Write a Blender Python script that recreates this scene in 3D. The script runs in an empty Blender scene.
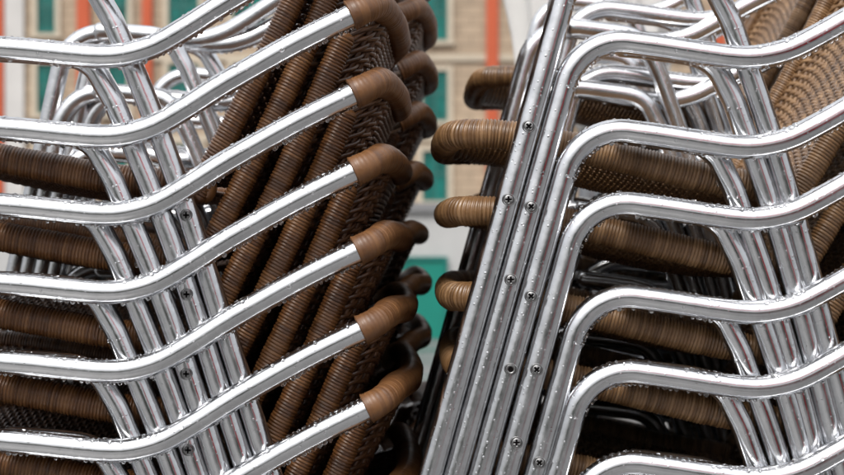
import bpy, math, random
import numpy as np

random.seed(7)
rng = np.random.default_rng(7)
SC = bpy.context.scene
COL = SC.collection
S = 0.0009            # metres per unit; chairs are drawn in units (one unit = 0.9 mm)
W = 560.0             # width of a chair over its arms
DZ = 671.0            # height of the arm's lowest point above the feet
FPX = 1640.0          # focal length, in photo pixels
D = FPX * S           # camera to front plane
ZC = 1075 * S         # camera height

# ------------------------------------------------------------------ helpers
def new_mesh(name, V, F, uv=None, smooth=True, mats=()):
    me = bpy.data.meshes.new(name)
    V = np.asarray(V, dtype=np.float32)
    if isinstance(F, np.ndarray):
        n, k = F.shape
        me.vertices.add(len(V)); me.vertices.foreach_set('co', V.ravel())
        me.loops.add(n * k); me.loops.foreach_set('vertex_index', F.astype(np.int32).ravel())
        me.polygons.add(n)
        me.polygons.foreach_set('loop_start', np.arange(0, n * k, k, dtype=np.int32))
        me.update(calc_edges=True)
        if uv is not None:
            l = me.uv_layers.new(name='UVMap')
            l.data.foreach_set('uv', np.asarray(uv, dtype=np.float32).ravel())
    else:
        me.from_pydata(V.tolist(), [], F)
    me.polygons.foreach_set('use_smooth', np.full(len(me.polygons), smooth, dtype=bool))
    for m in mats: me.materials.append(m)
    me.validate(); me.update()
    return me

class Geo:
    """collects quads (with uv) from several sweeps and boxes into one mesh"""
    def __init__(s): s.V = []; s.F = []; s.U = []; s.n = 0
    def add(s, V, F, UV=None):
        V = np.asarray(V, float); F = np.asarray(F, int)
        s.V.append(V); s.F.append(F + s.n); s.n += len(V)
        if UV is None: UV = np.zeros((F.shape[0], 4, 2))
        s.U.append(UV)
    def mesh(s, name, mat, smooth=True):
        return new_mesh(name, np.concatenate(s.V), np.concatenate(s.F), np.concatenate(s.U), smooth, (mat,))

def link(name, me, parent=None):
    o = bpy.data.objects.new(name, me); COL.objects.link(o)
    if parent is not None: o.parent = parent
    return o

def empty(name, loc=(0, 0, 0)):
    o = bpy.data.objects.new(name, None); COL.objects.link(o); o.location = loc
    o.empty_display_size = 0.05
    return o

def tag(o, label=None, cat=None, group=None, kind=None):
    if label: o['label'] = label
    if cat: o['category'] = cat
    if group: o['group'] = group
    if kind: o['kind'] = kind
    return o

def catmull(P, per=12):
    P = np.asarray(P, float)
    A = np.vstack([2 * P[0] - P[1], P, 2 * P[-1] - P[-2]])
    out = []
    for i in range(1, len(A) - 2):
        p0, p1, p2, p3 = A[i - 1], A[i], A[i + 1], A[i + 2]
        d1 = max(np.linalg.norm(p1 - p0), 1e-6) ** .5; d2 = max(np.linalg.norm(p2 - p1), 1e-6) ** .5; d3 = max(np.linalg.norm(p3 - p2), 1e-6) ** .5
        m1 = (p1 - p0) / d1 - (p2 - p0) / (d1 + d2) + (p2 - p1) / d2
        m2 = (p2 - p1) / d2 - (p3 - p1) / (d2 + d3) + (p3 - p2) / d3
        m1 *= d2; m2 *= d2
        for k in range(per):
            t = k / per
            h = 2*t**3-3*t**2+1, t**3-2*t**2+t, -2*t**3+3*t**2, t**3-t**2
            out.append(h[0]*p1 + h[1]*m1 + h[2]*p2 + h[3]*m2)
    out.append(A[-2])
    return np.array(out)

def resample(P, ds):
    P = np.asarray(P, float)
    L = np.concatenate([[0], np.cumsum(np.linalg.norm(np.diff(P, axis=0), axis=1))])
    n = max(2, int(round(L[-1] / ds)) + 1)
    s = np.linspace(0, L[-1], n)
    return np.stack([np.interp(s, L, P[:, k]) for k in range(3)], 1), s

def frames(P, up=(0, 1, 0)):
    T = np.gradient(P, axis=0); T /= np.linalg.norm(T, axis=1)[:, None]
    N = np.zeros_like(P)
    u = np.array(up, float); u -= T[0] * u.dot(T[0]); N[0] = u / np.linalg.norm(u)
    for i in range(1, len(P)):
        u = N[i-1] - T[i] * N[i-1].dot(T[i]); N[i] = u / np.linalg.norm(u)
    return T, N, np.cross(T, N)

def tube(P, s, R, seg=20, caps=(False, False), fr=None, ellip=None):
    """sweep; R is scalar, (n,) or (n, seg)"""
    T, N, B = fr if fr is not None else frames(P)
    n = len(P); a = np.linspace(0, 2*np.pi, seg, endpoint=False)
    R = np.asarray(R, float)
    if R.ndim == 0: R = np.full((n, seg), float(R))
    elif R.ndim == 1: R = np.repeat(R[:, None], seg, 1)
    ca, sa = np.cos(a), np.sin(a)
    if ellip is not None: ca = ca * ellip[0]; sa = sa * ellip[1]
    V = P[:, None, :] + R[:, :, None] * (ca[None, :, None] * N[:, None, :] + sa[None, :, None] * B[:, None, :])
    V = V.reshape(-1, 3)
    i, j = np.meshgrid(np.arange(n - 1), np.arange(seg), indexing='ij')
    j2 = (j + 1) % seg
    F = np.stack([i*seg+j, i*seg+j2, (i+1)*seg+j2, (i+1)*seg+j], -1).reshape(-1, 4)
    vv = j / seg; v2 = (j + 1) / seg
    UV = np.stack([np.stack([s[i], vv], -1), np.stack([s[i], v2], -1), np.stack([s[i+1], v2], -1), np.stack([s[i+1], vv], -1)], -2).reshape(-1, 4, 2)
    Vs = [V]; Fs = [F]; Us = [UV]; m = len(V)
    for end, on in enumerate(caps):
        if not on: continue
        idx = 0 if end == 0 else n - 1
        ring = np.arange(seg) + idx * seg
        # domed end: an inner ring and a centre ring (quads only)
        sgn = -1 if end == 0 else 1
        c = P[idx]; rr = R[idx].mean()
        prev = ring
        for f, h in ((.8, .35), (.4, .55), (.02, .6)):
            nv = c + (V[ring] - c) * f + sgn * T[idx] * rr * h
            Vs.append(nv); cur = np.arange(seg) + m; m += seg
            q = np.stack([prev, np.roll(prev, -1), np.roll(cur, -1), cur], -1)
            if end == 0: q = q[:, ::-1]
            Fs.append(q); Us.append(np.zeros((seg, 4, 2))); prev = cur
    return np.concatenate(Vs), np.concatenate(Fs), np.concatenate(Us)

def wrap_radius(P, s, r, pitch, h, seg, rnd=0.10):
    """ribbed radius of a strand wound round a tube"""
    a = np.arange(seg) / seg
    ph = s[:, None] / pitch + a[None, :]
    k = np.floor(ph).astype(int) + 8
    jit = rng.normal(0, rnd, k.max() + 16)
    f = ph - np.floor(ph)
    return r + h * (np.sqrt(np.clip(1 - (2 * f - 1) ** 2, 0, 1)) - .8) + h * jit[k]

def box(x0, x1, y0, y1, z0, z1):
    V = np.array([[x, y, z] for x in (x0, x1) for y in (y0, y1) for z in (z0, z1)], float)
    F = np.array([[0,1,3,2],[4,6,7,5],[0,4,5,1],[2,3,7,6],[0,2,6,4],[1,5,7,3]])
    return V, F

# ------------------------------------------------------------------ materials
def mat(name):
    m = bpy.data.materials.new(name); m.use_nodes = True
    nt = m.node_tree; return m, nt.nodes, nt.links, nt.nodes['Principled BSDF']

def ramp(N, stops):
    r = N.new('ShaderNodeValToRGB'); e = r.color_ramp.elements
    while len(e) < len(stops): e.new(0.5)
    for k, (p, c) in enumerate(stops):
        e[k].position = p; e[k].color = (*c, 1) if len(c) == 3 else c
    return r

def mapr(N, L, src, a, b, c, d):
    r = N.new('ShaderNodeMapRange'); L.new(src, r.inputs[0])
    for k, v in enumerate((a, b, c, d)): r.inputs[k + 1].default_value = v
    return r.outputs[0]

def aluminium(name, base=(.68, .69, .71), rough=(.10, .30), wet=True):
    m, N, L, B = mat(name)
    B.inputs['Metallic'].default_value = 1
    uv = N.new('ShaderNodeUVMap'); mp = N.new('ShaderNodeMapping'); L.new(uv.outputs[0], mp.inputs[0])
    mp.inputs['Scale'].default_value = (.02, 26, 1)              # long grain down the tube
    oi = N.new('ShaderNodeObjectInfo')
    add = N.new('ShaderNodeVectorMath'); add.operation = 'ADD'; L.new(mp.outputs[0], add.inputs[0])
    cmb = N.new('ShaderNodeCombineXYZ'); L.new(oi.outputs['Random'], cmb.inputs[2])
    sc = N.new('ShaderNodeVectorMath'); sc.operation = 'SCALE'; L.new(cmb.outputs[0], sc.inputs[0]); sc.inputs['Scale'].default_value = 40
    L.new(sc.outputs[0], add.inputs[1])
    n1 = N.new('ShaderNodeTexNoise'); L.new(add.outputs[0], n1.inputs['Vector']); n1.inputs['Scale'].default_value = 1.0; n1.inputs['Detail'].default_value = 4
    tc = N.new('ShaderNodeTexCoord')
    n2 = N.new('ShaderNodeTexNoise'); L.new(tc.outputs['Object'], n2.inputs['Vector']); n2.inputs['Scale'].default_value = 38; n2.inputs['Detail'].default_value = 5; n2.inputs['Roughness'].default_value = .65
    mx = N.new('ShaderNodeMath'); mx.operation = 'MULTIPLY_ADD'; L.new(n1.outputs[0], mx.inputs[0]); mx.inputs[1].default_value = .55
    h = N.new('ShaderNodeMath'); h.operation = 'MULTIPLY'; L.new(n2.outputs[0], h.inputs[0]); h.inputs[1].default_value = .5
    L.new(h.outputs[0], mx.inputs[2])
    L.new(mapr(N, L, mx.outputs[0], .3, .75, rough[0], rough[1]), B.inputs['Roughness'])
    cr = ramp(N, [(.3, tuple(.80 * c for c in base)), (.62, base)]); L.new(n2.outputs[0], cr.inputs[0])
    L.new(cr.outputs[0], B.inputs['Base Color'])
    # grain, faint dents, and a fine drizzle of water too small to model
    b1 = N.new('ShaderNodeBump'); b1.inputs['Strength'].default_value = .045; b1.inputs['Distance'].default_value = .0006
    L.new(n1.outputs[0], b1.inputs['Height'])
    n3 = N.new('ShaderNodeTexNoise'); L.new(tc.outputs['Object'], n3.inputs['Vector']); n3.inputs['Scale'].default_value = 55; n3.inputs['Detail'].default_value = 2
    b2 = N.new('ShaderNodeBump'); b2.inputs['Strength'].default_value = .22; b2.inputs['Distance'].default_value = .0012
    L.new(n3.outputs[0], b2.inputs['Height']); L.new(b1.outputs[0], b2.inputs['Normal'])
    last = b2
    if wet:
        vo = N.new('ShaderNodeTexVoronoi'); L.new(tc.outputs['Object'], vo.inputs['Vector']); vo.inputs['Scale'].default_value = 330
        vo.inputs['Randomness'].default_value = 1
        # only some of the cells hold a droplet
        sep = N.new('ShaderNodeSeparateColor'); L.new(vo.outputs['Color'], sep.inputs[0])
        rad = mapr(N, L, sep.outputs[0], .45, 1, 0, .42)
        df = N.new('ShaderNodeMath'); df.operation = 'SUBTRACT'; L.new(rad, df.inputs[0]); L.new(vo.outputs['Distance'], df.inputs[1])
        cl = N.new('ShaderNodeMath'); cl.operation = 'MAXIMUM'; L.new(df.outputs[0], cl.inputs[0]); cl.inputs[1].default_value = 0
        b3 = N.new('ShaderNodeBump'); b3.inputs['Strength'].default_value = .28; b3.inputs['Distance'].default_value = .0022
        L.new(cl.outputs[0], b3.inputs['Height']); L.new(last.outputs[0], b3.inputs['Normal']); last = b3
    L.new(last.outputs[0], B.inputs['Normal'])
    return m

def wicker(name, c0, c1, c2, pitch, rough=.42, coat=.25):
    m, N, L, B = mat(name)
    uv = N.new('ShaderNodeUVMap'); sp = N.new('ShaderNodeSeparateXYZ'); L.new(uv.outputs[0], sp.inputs[0])
    d = N.new('ShaderNodeMath'); d.operation = 'DIVIDE'; L.new(sp.outputs[0], d.inputs[0]); d.inputs[1].default_value = pitch
    a = N.new('ShaderNodeMath'); a.operation = 'ADD'; L.new(d.outputs[0], a.inputs[0]); L.new(sp.outputs[1], a.inputs[1])
    fl = N.new('ShaderNodeMath'); fl.operation = 'FLOOR'; L.new(a.outputs[0], fl.inputs[0])
    oi = N.new('ShaderNodeObjectInfo')
    wn = N.new('ShaderNodeTexWhiteNoise'); wn.noise_dimensions = '2D'
    cb = N.new('ShaderNodeCombineXYZ'); L.new(fl.outputs[0], cb.inputs[0]); L.new(oi.outputs['Random'], cb.inputs[1]); L.new(cb.outputs[0], wn.inputs['Vector'])
    tc = N.new('ShaderNodeTexCoord')
    n = N.new('ShaderNodeTexNoise'); L.new(tc.outputs['Object'], n.inputs['Vector']); n.inputs['Scale'].default_value = 22; n.inputs['Detail'].default_value = 6; n.inputs['Roughness'].default_value = .7
    mx = N.new('ShaderNodeMath'); mx.operation = 'MULTIPLY_ADD'; L.new(wn.outputs[0], mx.inputs[0]); mx.inputs[1].default_value = .3
    h = N.new('ShaderNodeMath'); h.operation = 'MULTIPLY'; L.new(n.outputs[0], h.inputs[0]); h.inputs[1].default_value = .75
    L.new(h.outputs[0], mx.inputs[2])
    cr = ramp(N, [(.2, c0), (.52, c1), (.85, c2)]); L.new(mx.outputs[0], cr.inputs[0])
    L.new(cr.outputs[0], B.inputs['Base Color'])
    L.new(mapr(N, L, n.outputs[0], .3, .7, rough - .1, rough + .12), B.inputs['Roughness'])
    B.inputs['Coat Weight'].default_value = coat; B.inputs['Coat Roughness'].default_value = .25
    nb = N.new('ShaderNodeTexNoise'); L.new(tc.outputs['Object'], nb.inputs['Vector']); nb.inputs['Scale'].default_value = 420; nb.inputs['Detail'].default_value = 3
    b = N.new('ShaderNodeBump'); b.inputs['Strength'].default_value = .25; b.inputs['Distance'].default_value = .0006
    L.new(nb.outputs[0], b.inputs['Height']); L.new(b.outputs[0], B.inputs['Normal'])
    return m

def plain(name, c, rough=.6, metal=0, var=.15, scale=4, bump=0, dist=.004):
    m, N, L, B = mat(name)
    tc = N.new('ShaderNodeTexCoord'); n = N.new('ShaderNodeTexNoise'); L.new(tc.outputs['Object'], n.inputs['Vector'])
    n.inputs['Scale'].default_value = scale; n.inputs['Detail'].default_value = 7; n.inputs['Roughness'].default_value = .65
    cr = ramp(N, [(.3, tuple(v * (1 - var) for v in c)), (.7, tuple(min(1, v * (1 + var)) for v in c))])
    L.new(n.outputs[0], cr.inputs[0]); L.new(cr.outputs[0], B.inputs['Base Color'])
    B.inputs['Roughness'].default_value = rough; B.inputs['Metallic'].default_value = metal
    if bump:
        b = N.new('ShaderNodeBump'); b.inputs['Strength'].default_value = bump; b.inputs['Distance'].default_value = dist
        L.new(n.outputs[0], b.inputs['Height']); L.new(b.outputs[0], B.inputs['Normal'])
    return m

M_ALU = aluminium('polished_wet_aluminium')
M_ALU_DULL = aluminium('dull_aluminium', base=(.42, .43, .45), rough=(.25, .42), wet=False)
M_STEEL = plain('screw_steel', (.20, .20, .20), .42, 1, .2, 300)
M_RECESS_SHADE = plain('painted_recess_shade', (.006, .005, .005), .95)  # flat near-black, stands in for the shade inside screw slots and hole
M_RECESS_SHADE.node_tree.nodes['Principled BSDF'].inputs['Specular IOR Level'].default_value = 0
M_RUBBER = plain('black_rubber', (.02, .02, .022), .6)
WP = 3.5 * S
M_WRAP = wicker('wound_cane', (.035, .012, .004), (.112, .044, .012), (.215, .10, .035), WP)
M_WEAVE = wicker('woven_cane', (.025, .010, .004), (.075, .031, .012), (.16, .078, .034), 40 * S)
# the right stack's cane is paler, bleached to a golden tan
FADED = {M_WRAP.name: wicker('faded_wound_cane', (.05, .022, .008), (.158, .082, .032), (.31, .186, .092), WP),
         M_WEAVE.name: wicker('faded_woven_cane', (.045, .020, .008), (.150, .078, .030), (.30, .18, .088), 40 * S)}
M_TOP = wicker('smooth_brown_binding', (.055, .021, .007), (.105, .043, .013), (.16, .070, .022), 3.2 * S, rough=.45, coat=.12)

def water():
    m, N, L, B = mat('water_beads')
    B.inputs['Base Color'].default_value = (1, 1, 1, 1)
    B.inputs['Roughness'].default_value = 0.0
    B.inputs['IOR'].default_value = 1.33
    B.inputs['Transmission Weight'].default_value = 1
    return m
M_WATER = water()

# ------------------------------------------------------------------ the chair, in units relative to the arm's lowest point
def to_local(P):      # (dx, Y, dz) units -> metres about the chair's base centre
    P = np.asarray(P, float)
    return np.stack([P[:, 0], P[:, 1] - W / 2, P[:, 2] + DZ], 1) * S

SL = .25
def leg_pt(dz): return -200 + SL * (dz + 155)
def side_profile():
    """front foot -> front bend -> arm -> start of the wrapped top rail, as (dx, dz)"""
    corner = np.array([leg_pt(16), 16.]); d1 = np.array([SL, 1.]); d1 /= np.linalg.norm(d1)
    d2 = np.array([1., -.08]); d2 /= np.linalg.norm(d2)
    r = 57; turn = math.acos(d1.dot(d2)); t = r * math.tan(turn / 2)
    a = corner - d1 * t; b = corner + d2 * t
    n = np.array([d1[1], -d1[0]]); c = a + n * r
    a0 = math.atan2(*(a - c)[::-1]); arc = [c + r * np.array([math.cos(a0 - turn * k / 18), math.sin(a0 - turn * k / 18)]) for k in range(19)]
    foot = np.array([leg_pt(-DZ + 4), -DZ + 4])
    legs = [foot + (a - foot) * k / 10 for k in range(10)]
    arm = catmull([(*b, 0), (-75, 8.5, 0), (-35, 3.5, 0), (0, 0, 0), (22, 1, 0), (52, 9, 0), (84, 26, 0), (117, 46, 0), (146, 62, 0), (196, 88, 0), (258, 117, 0)], 14)[:, :2]
    return np.array(legs), np.array(arc), arm
LEGS, ARC, ARM = side_profile()

def side(P2, y):      # profile -> 3-D units
    P2 = np.asarray(P2, float); return np.stack([P2[:, 0], np.full(len(P2), y), P2[:, 1]], 1)

RT = 12.0
def mirror_y(P): Q = np.array(P, float); Q[:, 1] = W - Q[:, 1]; return Q

def make_leg_arm(far):
    full = side(np.vstack([LEGS, ARC, ARM[1:]]), 0.0)
    # arms bow out a touch along the seat
    k = np.clip((full[:, 0] + 170) / 330, 0, 1)
    full[:, 1] -= 5 * np.sin(np.pi * k) * (full[:, 2] > -40)
    if far: full = mirror_y(full)
    P, s = resample(full, 6)
    P = to_local(P); s = s * S
    fr = frames(P)
    zsplit = (-45 + DZ) * S
    k = int(np.argmax(P[:, 2] > zsplit))
    g = Geo(); g.add(*tube(P[:k+1], s[:k+1], RT * S, 24, fr=[f[:k+1] for f in fr]))
    leg = g.mesh('front_leg', M_ALU)
    g = Geo(); g.add(*tube(P[k:], s[k:], RT * S, 24, fr=[f[k:] for f in fr]))
    arm = g.mesh('armrest', M_ALU)
    return leg, arm, (P[:k+1], P[k:])

REAR = [(-112, 11.5), (-95, 10.5), (-75, 8.5), (-55, 6.5), (-40, 4.5), (-26, 0), (-14, -9), (-4, -26), (4.5, -42), (14, -66), (33.5, -115), (61, -193), (85, -271), (108, -351), (131, -429), (165, -548), (198, -667)]
def make_rear_leg(far):
    y = 25.0
    P = catmull(side(REAR, y), 10)
    P = np.array(P)
    if far: P = mirror_y(P)
    P, s = resample(P, 6); P = to_local(P)
    g = Geo(); g.add(*tube(P, s * S, 11.6 * S, 22, caps=(True, False)))
    return g.mesh('rear_leg', M_ALU), P

def make_top_rail():
    half = [(250, -1.5, 113.5), (257, -.5, 116.7), (263.5, 3, 120), (269.5, 10, 123.5), (274, 21, 126.5), (277, 38, 128.5), (281, 70, 129), (287, 130, 127), (291, 200, 124)]
    P = half + [(292, W / 2, 123)] + [(a, W - b, c) for a, b, c in half[::-1]]
    P, s = resample(catmull(P, 14), .8)
    R = wrap_radius(P, s, 15.2, 3.2, .75, 26, .3)
    e = np.minimum(s, s[-1] - s)
    R = R + (1.3 * np.exp(-(e / 2.4) ** 2))[:, None]                 # the rolled lip where the binding starts
    R[0] = R[-1] = RT; R[1] *= .97; R[-2] *= .97
    # worn, lumpy binding
    lump = np.interp(s, np.linspace(0, s[-1], 40), rng.normal(0, .35, 40))
    R = R + lump[:, None]
    g = Geo(); g.add(*tube(to_local(P), s * S, R * S, 26))
    return g.mesh('top_rail', M_TOP), to_local(P)

YR = 54.0
def seat_half():
    return [(92, YR + 4, -213), (60, YR, -208), (-5, YR, -200), (-85, YR, -184), (-160, YR, -169), (-226, YR, -160), (-250, YR + 2, -160), (-264, YR + 10, -160.5), (-271, YR + 24, -161), (-275, YR + 48, -162), (-278, 160, -163)]
def make_seat_rail():
    h = seat_half()
    P = h + [(-279, W / 2, -163)] + [(a, W - b, c) for a, b, c in h[::-1]]
    P, s = resample(catmull(P, 14), .5)
    R = wrap_radius(P, s, 15.2, 3.5, 2.4, 18)
    g = Geo(); g.add(*tube(to_local(P), s * S, R * S, 18, caps=(True, True)))
    return g.mesh('seat_rail', M_WRAP)

E0, E1 = np.array([85., -210.]), np.array([241., 98.])
def make_edge(far):
    P = np.array([[*(E0 + (E1 - E0) * t), 0] for t in np.linspace(-.03, 1.0, 24)])
    P = np.stack([P[:, 0], np.full(24, 50.0), P[:, 1]], 1)
    P[:, 0] += 5 * np.sin(np.linspace(0, np.pi, 24))                  # a slight bow
    if far: P = mirror_y(P)
    P, s = resample(P, .5)
    R = wrap_radius(P, s, 11.8, 3.5, 2.3, 18)
    g = Geo(); g.add(*tube(to_local(P), s * S, R * S, 18, caps=(True, True)))
    return g.mesh('edge_binding', M_WRAP)

def surf_back(u, v):   # u across 0..1, v up 0..1
    sh = 1 - np.abs(2 * u - 1) ** (4 + 8 * np.clip(v, 0, 1) ** 3)
    x = E0[0] + (E1[0] - E0[0]) * v + sh * (8 + 39 * v) + 5 * np.sin(np.pi * v)
    z = E0[1] + (E1[1] - E0[1]) * v + sh * (2 + 24 * v ** 2)
    return np.stack([x, 50 + (W - 100) * u, z], -1)
def surf_seat(u, v):   # u across, v front to back
    xs = np.array([-276, -243, -218, -160, -85, -5, 60, 92.]); zs = np.array([-163, -161, -160, -169, -184, -200, -208, -213.])
    x = -276 + 368 * v; z = np.interp(x, xs, zs) - 24 * np.sin(np.pi * u) ** .8 * np.sin(np.pi * np.clip(v, 0, 1)) ** .5
    inset = np.clip((-250 - x) / 26, 0, 1) ** 2 * 30
    return np.stack([x, (YR + inset) + (W - 2 * YR - 2 * inset) * u, z - 2], -1)

def make_weave(name, surf, nst, npick, rw, rs, amp):
    g = Geo()
    def nrm(u, v):
        e = 1e-3
        a = surf(np.clip(u + e, 0, 1), v) - surf(np.clip(u - e, 0, 1), v); b = surf(u, np.clip(v + e, 0, 1)) - surf(u, np.clip(v - e, 0, 1))
        n = np.cross(a, b); return n / np.linalg.norm(n, axis=-1)[..., None]
    for j in range(nst + 1):                                        # the stakes
        u = np.full(36, j / nst); v = np.linspace(0, 1, 36)
        P, s = resample(surf(u, v), 9)
        g.add(*tube(to_local(P), s * S + j, rs * S, 6, fr=None))
    for i in range(npick):                                          # the picks, over and under in turn
        v0 = (i + .5) / npick
        u = np.linspace(0, 1, nst * 4 + 1); v = np.full(len(u), v0)
        off = amp * np.sin(np.pi * (u * nst + .5) + np.pi * (i % 2)) + rng.normal(0, .12, len(u))
        P = surf(u, v + rng.normal(0, .0006, len(u))) + nrm(u, v) * off[:, None]
        P = to_local(P); s = np.concatenate([[0], np.cumsum(np.linalg.norm(np.diff(P, axis=0), axis=1))])
        T = np.gradient(P, axis=0); T /= np.linalg.norm(T, axis=1)[:, None]
        Nn = nrm(u, v); Nn -= T * (Nn * T).sum(1)[:, None]; Nn /= np.linalg.norm(Nn, axis=1)[:, None]
        g.add(*tube(P, s + i * .37, rw * S, 6, fr=(T, Nn, np.cross(T, Nn)), ellip=(.8, 1.05)))
    return g.mesh(name, M_WEAVE)

def bar(name, pts, r):
    P, s = resample(np.array(pts, float), 10); g = Geo()
    g.add(*tube(to_local(P), s * S, r * S, 14, caps=(True, True))); return g.mesh(name, M_ALU_DULL)
def make_bars():
    out = []
    for x, z in ((-207, -186), (70, -236)):
        y0 = 8 if x < -180 else 30
        out.append(('crossbar', bar('crossbar', [(x, y0, z), (x, W / 2, z), (x, W - y0, z)], 9)))
    return out

def make_screw(dx, y, dz, hole=False):
    n = 34; lin = np.linspace(-1, 1, n)
    X, Z = np.meshgrid(lin, lin, indexing='ij')
    r = np.sqrt(X**2 + Z**2); m = np.maximum(np.abs(X), np.abs(Z)); k = np.where(r > 1e-6, m / np.maximum(r, 1e-6), 1)
    X, Z = X * k, Z * k; r = m
    R = 4.9
    H = 1.9 * np.sqrt(np.clip(1 - (r * .93) ** 2, 0, 1))
    ang = .5 + dx * .7 + dz; ca, sa = math.cos(ang), math.sin(ang)
    a = X * ca + Z * sa; b = -X * sa + Z * ca
    if hole: H = np.where(r < .66, .95, 1.5)
    else: H = np.where(((np.abs(a) < .19) & (np.abs(b) < .66)) | ((np.abs(b) < .19) & (np.abs(a) < .66)), .3, H)
    H = np.where(r > .985, -2.5, H)
    P = np.stack([dx + X * R, y - H - .4, dz + Z * R], -1).reshape(-1, 3)
    i, j = np.meshgrid(np.arange(n - 1), np.arange(n - 1), indexing='ij')
    F = np.stack([i*n+j, (i+1)*n+j, (i+1)*n+j+1, i*n+j+1], -1).reshape(-1, 4)
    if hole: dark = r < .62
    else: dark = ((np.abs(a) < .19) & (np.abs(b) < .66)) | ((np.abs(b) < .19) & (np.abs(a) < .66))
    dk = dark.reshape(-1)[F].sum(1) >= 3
    g = Geo(); g.add(to_local(P), F)
    # countersunk washer round the head
    a = np.linspace(0, 2 * np.pi, 25)[:-1]
    ring = []
    for rr, hh in ((5.0, -1.6), (5.5, .5), (6.1, .3), (6.6, -1.4)):
        ring.append(np.stack([dx + rr * np.cos(a), np.full(24, y - hh), dz + rr * np.sin(a)], 1))
    V = np.vstack(ring); q = []
    for t in range(3):
        for c in range(24): q.append([t*24+c, t*24+(c+1) % 24, (t+1)*24+(c+1) % 24, (t+1)*24+c])
    g.add(to_local(V), np.array(q))
    me = g.mesh('screw', M_STEEL); me.materials.append(M_RECESS_SHADE)
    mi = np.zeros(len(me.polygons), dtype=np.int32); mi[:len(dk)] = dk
    me.polygons.foreach_set('material_index', mi)                      # shade of the slot and the hole, painted near-black
    return me

def ico():
    t = (1 + 5 ** .5) / 2
    V = [(-1,t,0),(1,t,0),(-1,-t,0),(1,-t,0),(0,-1,t),(0,1,t),(0,-1,-t),(0,1,-t),(t,0,-1),(t,0,1),(-t,0,-1),(-t,0,1)]
    F = [(0,11,5),(0,5,1),(0,1,7),(0,7,10),(0,10,11),(1,5,9),(5,11,4),(11,10,2),(10,7,6),(7,1,8),(3,9,4),(3,4,2),(3,2,6),(3,6,8),(3,8,9),(4,9,5),(2,4,11),(6,2,10),(8,6,7),(9,8,1)]
    V = [np.array(v) / np.linalg.norm(v) for v in V]; cache = {}; F2 = []
    def mid(a, b):
        k = (min(a, b), max(a, b))
        if k not in cache:
            m = V[a] + V[b]; V.append(m / np.linalg.norm(m)); cache[k] = len(V) - 1
        return cache[k]
    for a, b, c in F:
        x, y, z = mid(a, b), mid(b, c), mid(c, a); F2 += [(a, x, z), (b, y, x), (c, z, y), (x, y, z)]
    return np.array(V), np.array(F2)
ICO_V, ICO_F = ico()

def make_drops(P, r, n, nhang, hang_ok=True, rmax=1.9, name='water_drops'):
    T, N, B = frames(P)
    Vs, Fs = [], []; k = 0
    def put(i, nd, rad, h, sag):
        nonlocal k
        t = T[i]; b = np.cross(nd, t)
        wob = rng.uniform(.75, 1.3)
        v = ICO_V[:, 0:1] * t * rad * wob + ICO_V[:, 1:2] * b * rad / wob + ICO_V[:, 2:3] * nd * rad * h
        c = P[i] + nd * (r + rad * h * .12)
        v = v + c
        if sag: v[:, 2] -= sag * np.clip(-(v[:, 2] - c[2]) / rad, 0, 1) ** 1.5
        Vs.append(v); Fs.append(ICO_F + k); k += len(v)
    m = len(P)
    cl = rng.uniform(0, 1, 9)
    for _ in range(n):
        i = int(rng.integers(1, m - 1))
        if rng.random() < .4: i = int(np.clip((cl[rng.integers(9)] + rng.normal(0, .03)) * m, 1, m - 2))
        for _try in range(30):
            a = rng.uniform(0, 2 * np.pi); nd = N[i] * math.cos(a) + B[i] * math.sin(a)
            if nd[2] > .3 and abs(nd[1]) < .75 or rng.random() < .03: break
        rad = min(rmax, .5 + rng.exponential(.62)) * S
        put(i, nd, rad, .5, 0)
    for _ in range(nhang):
        i = int(rng.integers(1, m - 1))
        dn = np.array([rng.normal(0, .1), rng.normal(-.12, .16), -1.0]); dn -= T[i] * dn.dot(T[i]); dn /= np.linalg.norm(dn)
        rad = rng.uniform(1.1, 2.6) * S
        put(i, dn, rad, .75, rad * rng.uniform(.1, .7))
    return new_mesh(name, np.vstack(Vs), np.vstack(Fs), None, True, (M_WATER,))

def make_foot(P):
    d = P[0] - P[1]; d /= np.linalg.norm(d)
    Q, s = resample(np.array([P[0] - d * 14 * S, P[0], P[0] + d * 4 * S]), 3 * S)
    g = Geo(); g.add(*tube(Q, s, 13.6 * S, 18, caps=(True, True)))
    return g.mesh('foot_cap', M_RUBBER)

# build each mesh once
ME = {}
ME['leg_n'], ME['arm_n'], (PL_N, PA_N) = make_leg_arm(False)
ME['leg_f'], ME['arm_f'], (PL_F, PA_F) = make_leg_arm(True)
ME['rear_n'], PR_N = make_rear_leg(False)
ME['rear_f'], PR_F = make_rear_leg(True)
ME['top'], PT = make_top_rail()
ME['seat_rail'] = make_seat_rail()
ME['edge_n'], ME['edge_f'] = make_edge(False), make_edge(True)
ME['back'] = make_weave('back_weave', surf_back, 24, 64, 2.75, 3.2, 2.6)
ME['seat'] = make_weave('seat_weave', surf_seat, 30, 66, 2.0, 2.2, 2.1)
BARS = make_bars()
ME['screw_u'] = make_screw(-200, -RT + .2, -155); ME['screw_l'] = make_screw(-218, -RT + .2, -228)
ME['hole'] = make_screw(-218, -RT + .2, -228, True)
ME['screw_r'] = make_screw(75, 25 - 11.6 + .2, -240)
ME['foot_fn'], ME['foot_ff'] = make_foot(PL_N), make_foot(PL_F)
ME['foot_rn'], ME['foot_rf'] = make_foot(PR_N[::-1]), make_foot(PR_F[::-1])
LEG_TOP_N, LEG_TOP_F = PL_N[len(PL_N) // 4:], PL_F[len(PL_F) // 4:]
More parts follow.
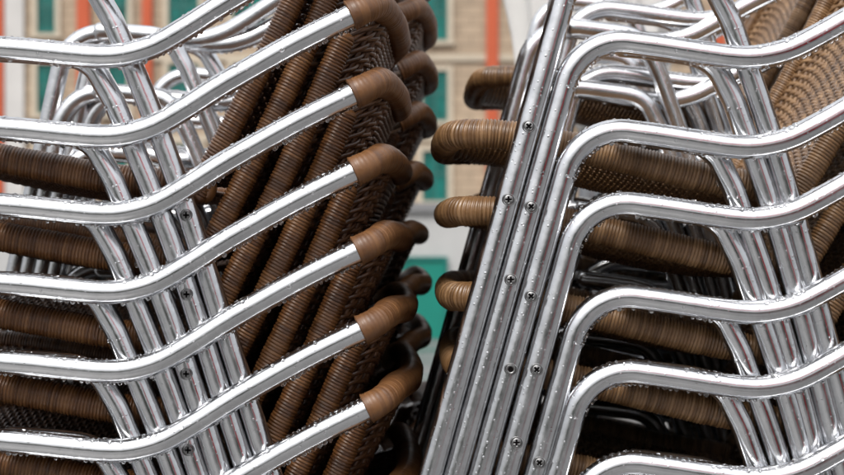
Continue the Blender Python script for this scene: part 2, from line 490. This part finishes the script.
for q in range(3):
    ME['dl%d' % q] = make_drops(LEG_TOP_N, RT * S, 40, 0, rmax=1.1)
    ME['da%d' % q] = make_drops(PA_N, RT * S, 430, 110, rmax=2.4)
    ME['dr%d' % q] = make_drops(PR_N[:len(PR_N) // 2], 11.6 * S, 8, 4, rmax=.9)
ME['daf'] = make_drops(PA_F, RT * S, 220, 30, name='water_drops')
ME['dt'] = make_drops(PT[6:60], 15.6 * S, 26, 3, rmax=1.2)

FADED_ME = {}
def build_faded(front=True, hole=False, var=0):
    root = build_chair(front, hole, var)
    for o in root.children_recursive:
        m = o.data.materials[0].name if o.data and len(o.data.materials) else ''
        if m in FADED:
            if o.data.name not in FADED_ME:
                k = o.data.name; d = o.data.copy(); d.materials[0] = FADED[m]; FADED_ME[k] = d
            o.data = FADED_ME[o.data.name]
    return root
def build_chair(front=True, hole=False, var=0):
    root = empty('stacking_armchair')
    fl = link('front_leg', ME['leg_n'], root); link('foot_cap', ME['foot_fn'], fl)
    fl2 = link('front_leg', ME['leg_f'], root); link('foot_cap', ME['foot_ff'], fl2)
    an = link('armrest', ME['arm_n'], root); af = link('armrest', ME['arm_f'], root)
    rl = link('rear_leg', ME['rear_n'], root); link('foot_cap', ME['foot_rn'], rl)
    rl2 = link('rear_leg', ME['rear_f'], root); link('foot_cap', ME['foot_rf'], rl2)
    link('top_rail', ME['top'], root)
    seat = link('seat', ME['seat'], root); link('seat_rail', ME['seat_rail'], seat)
    back = link('backrest', ME['back'], root); link('edge_binding', ME['edge_n'], back); link('edge_binding', ME['edge_f'], back)
    for nm, me in BARS: link(nm, me, root)
    d = link('water_drops', ME['daf'], af); tag(d, kind='stuff')
    d = link('water_drops', ME['da%d' % var], an); tag(d, kind='stuff')
    if front:
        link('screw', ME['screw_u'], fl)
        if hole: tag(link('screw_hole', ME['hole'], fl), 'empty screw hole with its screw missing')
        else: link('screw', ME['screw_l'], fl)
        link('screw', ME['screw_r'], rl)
        d = link('water_drops', ME['dl%d' % var], fl); tag(d, kind='stuff')
        d = link('water_drops', ME['dr%d' % var], rl); tag(d, kind='stuff')
    return root

def kids(o): return [c for c in bpy.data.objects if c.parent is o]
def copy_tree(o, parent=None):
    c = o.copy(); COL.objects.link(c); c.parent = parent
    for k in list(o.children): copy_tree(k, c)
    return c

FRONT = [build_chair(True, False, q) for q in range(3)]
FRONT_R = [build_faded(True, False, q) for q in range(3)]
FRONT_HOLE = build_faded(True, True, 1)
REARC = build_chair(False)
REARC_R = build_faded(False)
used = set()
def place(proto, X, v, Y, roll, yaw, label, group):
    """X, v: where the arm's lowest point stands, in units from the lens axis and above lens height"""
    o = proto if proto.name not in used else copy_tree(proto)
    used.add(proto.name)
    a = math.radians(roll)                      # counter-clockwise seen from the front
    low = np.array([X * S, Y * S, ZC + v * S])
    off = np.array([0, -W / 2, DZ]) * S
    ca, sa = math.cos(a), math.sin(a)
    # rotation about Y then yaw about Z
    r = np.array([off[0] * ca - off[2] * sa, off[1], off[0] * sa + off[2] * ca])
    b = math.radians(yaw)
    r = np.array([r[0] * math.cos(b) - r[1] * math.sin(b), r[0] * math.sin(b) + r[1] * math.cos(b), r[2]])
    o.location = low - r
    o.rotation_euler = (0, -a, b)
    tag(o, label, 'chair', group)
    return o

def px(x, y): return x - 422.0, 225.0 - y
ORD = ['first', 'second', 'third', 'fourth', 'fifth', 'sixth', 'seventh', 'eighth', 'ninth', 'tenth']
BASE = -1075 + DZ                               # v of the arm of a chair standing on the ground
def stack(spots, Y, roll, protos, labels, group, special=None, amp=1.0):
    for k, ((x, v), lab) in enumerate(zip(spots, labels)):
        rr = roll + amp * random.uniform(-.25, .25) if k < len(spots) - 1 else 0
        p = protos[k % len(protos)]
        if special and k in special: p = special[k]
        place(p, x, v, Y + random.uniform(-2.5, 2.5), rr, amp * random.uniform(-.35, .35), lab, group)

right = [px(732, -22), px(735, 58), px(735, 147), px(740, 219), px(743, 312), px(744, 387), px(747, 478), px(749, 556)]
right += [(330, BASE)]
left = [px(103, -23), px(103, 57), px(103, 137), px(105, 214), px(106, 292), px(109, 371), px(113, 450), px(119, 530)]
left += [(-309, BASE)]
stack(right, 0, -1.5, FRONT_R,
      ['topmost armchair of the front right stack, showing tan seat front, its arms out of frame'] +
      ['armchair of the front right stack with the %s bent silver armrest from the top' % ORD[k] for k in range(6)] +
      ['lower armchair of the front right stack, only its tubes at the bottom edge',
       'bottom armchair carrying the front right stack on the pavement'], 'chairs in the front right stack', {2: FRONT_HOLE})
stack(left, 0, 1.5, FRONT,
      ['topmost armchair of the front left stack, with rear legs and wound back edges at top'] +
      ['armchair of the front left stack with the %s silver armrest from the top' % ORD[k] for k in range(6)] +
      ['lower armchair of the front left stack whose brown back corner is the lowest',
       'bottom armchair carrying the front left stack on the pavement'], 'chairs in the front left stack')
rearR = [(361 + 5 * k, 361 - 85 * k) for k in range(9)] + [(338, BASE)]
rearL = [(-281, 243), (-282, 165), (-280, 90), (-281, 22), (-287, -61), (-293, -142), (-291, -216), (-290, -294), (-274, BASE)]
stack(rearR, 578, -1.0, [REARC_R],
      ['%s armchair from the top of the stack right behind the front right stack' % ORD[k] for k in range(10)], 'chairs in the rear right stack')
stack(rearL, 578, 1.0, [REARC],
      ['%s armchair from the top of the stack right behind the front left stack' % ORD[k] for k in range(9)], 'chairs in the rear left stack')

# protos that were never placed
for p in FRONT + FRONT_R + [FRONT_HOLE, REARC, REARC_R]:
    if p.name not in used:
        for c in list(p.children_recursive): bpy.data.objects.remove(c)
        bpy.data.objects.remove(p)

# ------------------------------------------------------------------ setting
def paving():
    m, N, L, B = mat('wet_paving')
    tc = N.new('ShaderNodeTexCoord')
    br = N.new('ShaderNodeTexBrick'); L.new(tc.outputs['Object'], br.inputs['Vector'])
    br.inputs['Scale'].default_value = 1; br.inputs['Brick Width'].default_value = .6; br.inputs['Row Height'].default_value = .4
    br.inputs['Mortar Size'].default_value = .006
    br.inputs['Color1'].default_value = (.15, .147, .143, 1); br.inputs['Color2'].default_value = (.11, .108, .106, 1); br.inputs['Mortar'].default_value = (.07, .068, .065, 1)
    n = N.new('ShaderNodeTexNoise'); L.new(tc.outputs['Object'], n.inputs['Vector']); n.inputs['Scale'].default_value = 1.3; n.inputs['Detail'].default_value = 8
    mx = N.new('ShaderNodeMix'); mx.data_type = 'RGBA'; mx.blend_type = 'MULTIPLY'; mx.inputs[0].default_value = .6
    L.new(br.outputs[0], mx.inputs[6]); cr = ramp(N, [(.3, (.6, .6, .6)), (.7, (1, 1, 1))]); L.new(n.outputs[0], cr.inputs[0]); L.new(cr.outputs[0], mx.inputs[7])
    L.new(mx.outputs[2], B.inputs['Base Color'])
    L.new(mapr(N, L, n.outputs[0], .35, .65, .18, .55), B.inputs['Roughness'])
    return m
g = Geo(); g.add(np.array([(-400, -400, 0), (400, -400, 0), (400, 400, 0), (-400, 400, 0)], float), np.array([[0, 1, 2, 3]]))
tag(link('ground', g.mesh('ground', paving())), kind='structure')

def pxw(x, y, dist):  # photo pixel -> world X, Z at a distance from the camera
    return (x - 422) / FPX * dist, ZC + (225 - y) / FPX * dist

# far facade
def block_wall(name, c):
    m, N, L, B = mat(name)
    tc = N.new('ShaderNodeTexCoord'); sx = N.new('ShaderNodeSeparateXYZ'); L.new(tc.outputs['Object'], sx.inputs[0])
    cb = N.new('ShaderNodeCombineXYZ'); L.new(sx.outputs[0], cb.inputs[0]); L.new(sx.outputs[2], cb.inputs[1])
    br = N.new('ShaderNodeTexBrick'); L.new(cb.outputs[0], br.inputs['Vector']); br.inputs['Scale'].default_value = 1
    br.inputs['Brick Width'].default_value = .9; br.inputs['Row Height'].default_value = .36; br.inputs['Mortar Size'].default_value = .03
    br.inputs['Color1'].default_value = (*c, 1); br.inputs['Color2'].default_value = (*[v * .86 for v in c], 1); br.inputs['Mortar'].default_value = (*[v * .6 for v in c], 1)
    n = N.new('ShaderNodeTexNoise'); L.new(tc.outputs['Object'], n.inputs['Vector']); n.inputs['Scale'].default_value = .5; n.inputs['Detail'].default_value = 8; n.inputs['Roughness'].default_value = .7
    cr = ramp(N, [(.3, (.72, .72, .72)), (.7, (1.05, 1.05, 1.05))]); L.new(n.outputs[0], cr.inputs[0])
    mx = N.new('ShaderNodeMix'); mx.data_type = 'RGBA'; mx.blend_type = 'MULTIPLY'; mx.inputs[0].default_value = 1
    L.new(br.outputs[0], mx.inputs[6]); L.new(cr.outputs[0], mx.inputs[7]); L.new(mx.outputs[2], B.inputs['Base Color']); B.inputs['Roughness'].default_value = .85
    return m
M_STONE = block_wall('beige_block_wall', (.42, .32, .225))
M_ORANGE = plain('orange_render', (.40, .075, .028), .8, 0, .10, .6)
M_WHITE = plain('white_render', (.46, .445, .43), .8, 0, .1, .6)
M_PLINTH = plain('grey_plinth', (.38, .38, .38), .8, 0, .12, .5)
M_TEAL = plain('teal_glass', (.002, .095, .08), .25, 0, .9, 1.1)
M_TEALF = plain('dark_teal_frame', (.01, .10, .085), .5, 0, .1, 2)
M_SILL = plain('pale_stone_trim', (.42, .36, .28), .8, 0, .08, 2)
FD = 60.0; FY = FD - D
b = empty('apartment_building', (0, FY, 0))
tag(b, 'blurred beige building with teal windows and orange vertical bands', 'building')
g = Geo(); g.add(*box(-26, 26, 0, 12, .9, 16)); link('wall', g.mesh('wall', M_STONE, False), b)
g = Geo(); g.add(*box(-26, 26, -.25, 0, 0, 1.15)); g.add(*box(-26, 26, 0, 12, 0, .9)); link('plinth', g.mesh('plinth', M_PLINTH, False), b)
for x0, x1 in ((-30, 5), (78, 91), (143, 153), (486, 498), (598, 610), (712, 724), (826, 838)):
    a0, _ = pxw(x0, 0, FD); a1, _ = pxw(x1, 0, FD)
    g = Geo(); g.add(*box(a0, a1, -.22, -.002, 1.2, 16)); link('pilaster', g.mesh('pilaster', M_ORANGE, False), b)
a0, _ = pxw(6, 0, FD); a1, _ = pxw(25, 0, FD)
g = Geo(); g.add(*box(a0, a1, -.16, -.002, 1.2, 16)); link('pilaster', g.mesh('pilaster', M_WHITE, False), b)
for yy in (58, 138, -22):
    _, z_ = pxw(0, yy, FD); g = Geo(); g.add(*box(-25.9, 25.9, -.1, -.002, z_ - .12, z_ + .12)); link('string_course', g.mesh('string_course', M_SILL, False), b)
def window(xc, ytop, ybot, wpx):
    x0, z1 = pxw(xc - wpx / 2, ytop, FD); x1, z0 = pxw(xc + wpx / 2, ybot, FD)
    g = Geo(); t = .09
    g.add(*box(x0, x0 + t, -.05, .0, z0, z1)); g.add(*box(x1 - t, x1, -.05, .0, z0, z1))
    g.add(*box(x0 + t, x1 - t, -.05, .0, z0, z0 + t)); g.add(*box(x0 + t, x1 - t, -.05, .0, z1 - t, z1))
    zm = z0 + (z1 - z0) * .55; g.add(*box(x0 + t, x1 - t, -.045, .0, zm - .05, zm + .05))
    xm = (x0 + x1) / 2; g.add(*box(xm - .04, xm + .04, -.043, .0, z0 + t, zm - .053)); g.add(*box(xm - .04, xm + .04, -.043, .0, zm + .053, z1 - t))
    f = link('window', g.mesh('window', M_TEALF, False), b)
    g = Geo(); q_ = .2
    g.add(*box(x0 - q_, x0 - .003, -.14, .0, z0, z1 + q_)); g.add(*box(x1 + .003, x1 + q_, -.14, .0, z0, z1 + q_)); g.add(*box(x0, x1, -.138, .0, z1 + .003, z1 + q_ - .003))
    link('surround', g.mesh('surround', M_SILL, False), f)
    g = Geo(); g.add(*box(x0 + t, x1 - t, -.02, -.003, z0 + t, zm - .05)); g.add(*box(x0 + t, x1 - t, -.02, -.003, zm + .05, z1 - t)); link('pane', g.mesh('pane', M_TEAL, False), f)
    g = Geo(); g.add(*box(x0 - .25, x1 + .25, -.22, .0, z0 - .16, z0 - .004)); link('sill', g.mesh('sill', M_SILL, False), f)
for xc, w in ((47, 18), (118, 20), (184, 30), (250, 34), (320, 26), (378, 24), (435, 25), (556, 25), (652, 25), (760, 26), (800, 24)):
    dy = -7 if xc < 300 else 0
    for r_ in range(-1, 3):
        window(xc, 71 + 80 * r_ + dy, 121 + 80 * r_ + dy, w)

# low light wall with a teal panel, in front of the building
LD = 14.0
w = empty('low_wall', (0, LD - D, 0))
tag(w, 'low pale grey wall with dark coping and a teal panel, behind the stacks', 'wall')
_, zt = pxw(0, 203, LD); _, zc = pxw(0, 212, LD)
g = Geo(); g.add(*box(-9, 9, 0, .25, 0, zc)); link('wall_body', g.mesh('wall_body', plain('pale_concrete', (.36, .36, .355), .8, 0, .08, 3), False), w)
g = Geo(); g.add(*box(-9.05, 9.05, -.05, .3, zc + .002, zt)); link('coping', g.mesh('coping', plain('grey_coping', (.16, .16, .165), .6, 0, .15, 3), False), w)
x0, z1 = pxw(405, 260, LD); x1, z0 = pxw(444, 337, LD)
g = Geo(); g.add(*box(x0, x1, -.04, -.003, z0, z1)); tp = link('panel', g.mesh('panel', plain('teal_panel', (.0, .16, .12), .4, 0, .1, 2), False), w)
g = Geo()
for a_, b_, c_, d_ in ((x0 - .03, x0, z0 - .03, z1 + .03), (x1, x1 + .03, z0 - .03, z1 + .03), (x0, x1, z1, z1 + .03), (x0, x1, z0 - .03, z0)):
    g.add(*box(a_, b_, -.06, -.003, c_, d_))
link('panel_frame', g.mesh('panel_frame', plain('teal_frame', (.0, .12, .10), .4), False), tp)

# closed white parasol standing behind the right stacks
def parasol(dist, xpx):
    X, _ = pxw(xpx, 0, dist)
    root = empty('closed_parasol', (X, dist - D, 0))
    tag(root, 'white folded parasol cloth hanging behind the front right stack', 'parasol')
    g = Geo(); P, s = resample(np.array([(0, 0, .05), (0, 0, 1.5), (0, 0, 2.75)], float), .1); g.add(*tube(P, s, .024, 16, caps=(False, True)))
    link('pole', g.mesh('pole', M_ALU_DULL), root)
    n, m = 144, 60
    rows = []
    for i in range(m):
        t = i / (m - 1); z = 2.68 - 1.50 * t
        a = np.linspace(0, 2 * np.pi, n, endpoint=False)
        r0 = np.interp(t, [0, .1, .45, .70, .78, .9, 1], [.03, .06, .10, .145, .165, .135, .12])
        fold = .16 * min(1, t * 3)
        r = r0 * (1 + fold * np.sin(8 * a + 1.6 * t) + .07 * np.sin(19 * a + 3 * t) + .05 * np.sin(3 * a - 4 * t) * t)
        zz = z + .03 * np.sin(8 * a + 1) * t + .02 * np.sin(5 * a) * t
        rows.append(np.stack([r * np.cos(a), r * np.sin(a), zz], 1))
    inner = [r_ * np.array([.93, .93, 1]) for r_ in rows[::-1]]
    V = np.vstack(rows + inner); R_ = 2 * m
    q = [[i*n+j, i*n+(j+1) % n, (i+1)*n+(j+1) % n, (i+1)*n+j] for i in range(R_ - 1) for j in range(n)]
    g = Geo(); g.add(V, np.array(q))
    link('canopy', g.mesh('canopy', plain('white_canvas', (.62, .61, .59), .8, 0, .05, 12, .2, .002)), root)
    g = Geo(); g.add(*box(-.28, .28, -.28, .28, 0, .05)); link('base', g.mesh('base', M_PLINTH, False), root)
    return root
parasol(3.3, 590)

# unseen red cloths added behind the camera to put red streaks in the tubes
ob = empty('red_streak_prop', (1.5, -5.0, 0))
tag(ob, 'unseen red cloths added behind the photographer for red streaks in the tubes', 'prop')
g = Geo(); nx = 60
xs = np.linspace(.4, 1.66, nx); yy = .03 * np.sin(xs * 7) + .015 * np.sin(xs * 17)
V = np.concatenate([np.stack([xs, yy + o_, np.full(nx, z_)], 1) for z_, o_ in ((.08, 0), (1.95, 0), (1.95, -.012), (.08, -.012))])
q = [[r_*nx+i, r_*nx+i+1, ((r_+1) % 4)*nx+i+1, ((r_+1) % 4)*nx+i] for r_ in range(4) for i in range(nx - 1)]
g.add(V, np.array(q)); link('added_cloth_panel', g.mesh('added_cloth_panel', plain('added_red_cloth', (.62, .015, .03), .6, 0, .1, 2)), ob)
n2 = 40
xs = np.linspace(-1.5, 1.75, n2); rows = []
for y_, z_ in ((-1.6, 3.5), (0.0, 2.75), (.6, 2.4), (.62, 2.12), (.60, 2.12), (.58, 2.38), (0, 2.72), (-1.6, 3.47)):
    rows.append(np.stack([xs, np.full(n2, y_), z_ + .02 * np.sin(xs * 5)], 1))
V = np.concatenate(rows); g = Geo(); g.add(V, np.array([[r_*n2+i, r_*n2+i+1, (r_+1)*n2+i+1, (r_+1)*n2+i] for r_ in range(7) for i in range(n2 - 1)]))
link('added_upper_cloth', g.mesh('added_upper_cloth', bpy.data.materials['added_red_cloth']), ob)
for x in (-1.4, .36, 1.7):
    g = Geo(); P, s_ = resample(np.array([(x, -.09, 0), (x, -.09, 1), (x, -.09, 2.74)], float), .1); g.add(*tube(P, s_, .025, 14, caps=(False, True))); link('post', g.mesh('post', M_ALU_DULL), ob)  # post of the added, unseen red cloth prop

nx_, nz_ = 160, 26  # unseen dark strip added behind the camera for dark lines in the reflections
pr = []
for side_ in range(2):
    for i in range(nz_):
        z_ = 1.35 * i / (nz_ - 1); xs = np.linspace(-14, 14, nx_)
        dpt = .55 * math.sqrt(max(0, 1 - (z_ / 1.37) ** 6)) + rng.normal(0, .05, nx_)
        pr.append(np.stack([xs + rng.normal(0, .04, nx_), (dpt if side_ == 0 else -dpt), np.full(nx_, z_) + rng.normal(0, .03, nx_) * (i > 0)], 1))
rows = pr[:nz_] + pr[nz_:][::-1]
g = Geo(); g.add(np.concatenate(rows), np.array([[r_*nx_+i, r_*nx_+i+1, (r_+1)*nx_+i+1, (r_+1)*nx_+i] for r_ in range(2 * nz_ - 1) for i in range(nx_ - 1)]))
hd = empty('blocker', (0, -9, 0)); tag(hd, 'unseen dark strip added behind the photographer for thin dark lines in the tubes', 'blocker')
link('blocker_body', g.mesh('blocker_body', plain('blocker_dark', (.03, .045, .02), .7, 0, .5, 14, .6, .03), False), hd)

# ------------------------------------------------------------------ light, world, camera
world = bpy.data.worlds.new('World'); SC.world = world; world.use_nodes = True
wn = world.node_tree; bg = wn.nodes['Background']
sky = wn.nodes.new('ShaderNodeTexSky'); sky.sky_type = 'NISHITA'; sky.sun_disc = False
SE, SA = math.radians(52), math.radians(200)     # azimuth: where the light comes from, from +Y towards +X
sky.sun_elevation = SE; sky.sun_rotation = SA
sky.dust_density = 6; sky.air_density = 1.0; sky.ozone_density = 1
hs = wn.nodes.new('ShaderNodeHueSaturation'); hs.inputs['Saturation'].default_value = .25
wn.links.new(sky.outputs[0], hs.inputs['Color'])
# a veil of even cloud over the clear sky
cv = wn.nodes.new('ShaderNodeMix'); cv.data_type = 'RGBA'; cv.inputs[0].default_value = .6
cv.inputs[7].default_value = (3.9, 3.95, 4.05, 1); wn.links.new(hs.outputs[0], cv.inputs[6])
# overcast: about three times as bright overhead as at the horizon
tcw = wn.nodes.new('ShaderNodeTexCoord'); spw = wn.nodes.new('ShaderNodeSeparateXYZ'); wn.links.new(tcw.outputs['Generated'], spw.inputs[0])
mrw = wn.nodes.new('ShaderNodeMapRange'); wn.links.new(spw.outputs[2], mrw.inputs[0])
for k_, v_ in enumerate((0, 1, .50, 1.75)): mrw.inputs[k_ + 1].default_value = v_
vmw = wn.nodes.new('ShaderNodeVectorMath'); vmw.operation = 'SCALE'; wn.links.new(cv.outputs[2], vmw.inputs[0]); wn.links.new(mrw.outputs[0], vmw.inputs['Scale'])
wn.links.new(vmw.outputs[0], bg.inputs[0])
bg.inputs[1].default_value = .13
sl = bpy.data.lights.new('sun', 'SUN'); sl.energy = 1.2; sl.angle = math.radians(25); sl.color = (1, .97, .93)
so = bpy.data.objects.new('sun', sl); COL.objects.link(so)
from mathutils import Vector
dirv = Vector((math.sin(SA) * math.cos(SE), math.cos(SA) * math.cos(SE), math.sin(SE)))
so.rotation_euler = (-dirv).to_track_quat('-Z', 'Y').to_euler()

cam = bpy.data.cameras.new('camera'); co = bpy.data.objects.new('camera', cam); COL.objects.link(co)
cam.sensor_width = 36; cam.lens = 36 * FPX / 844
co.location = (0, -D, ZC)
co.rotation_euler = (math.radians(90) - math.atan((237.5 - 225) / FPX), 0, 0)
cam.clip_end = 2000; cam.clip_start = .05
cam.dof.use_dof = True; cam.dof.focus_distance = D + .0; cam.dof.aperture_fstop = 9
SC.camera = co
SC.view_settings.view_transform = 'Standard'; SC.view_settings.look = 'None'
SC.view_settings.gamma = 1; SC.view_settings.exposure = 0.92
SC.render.film_transparent = False
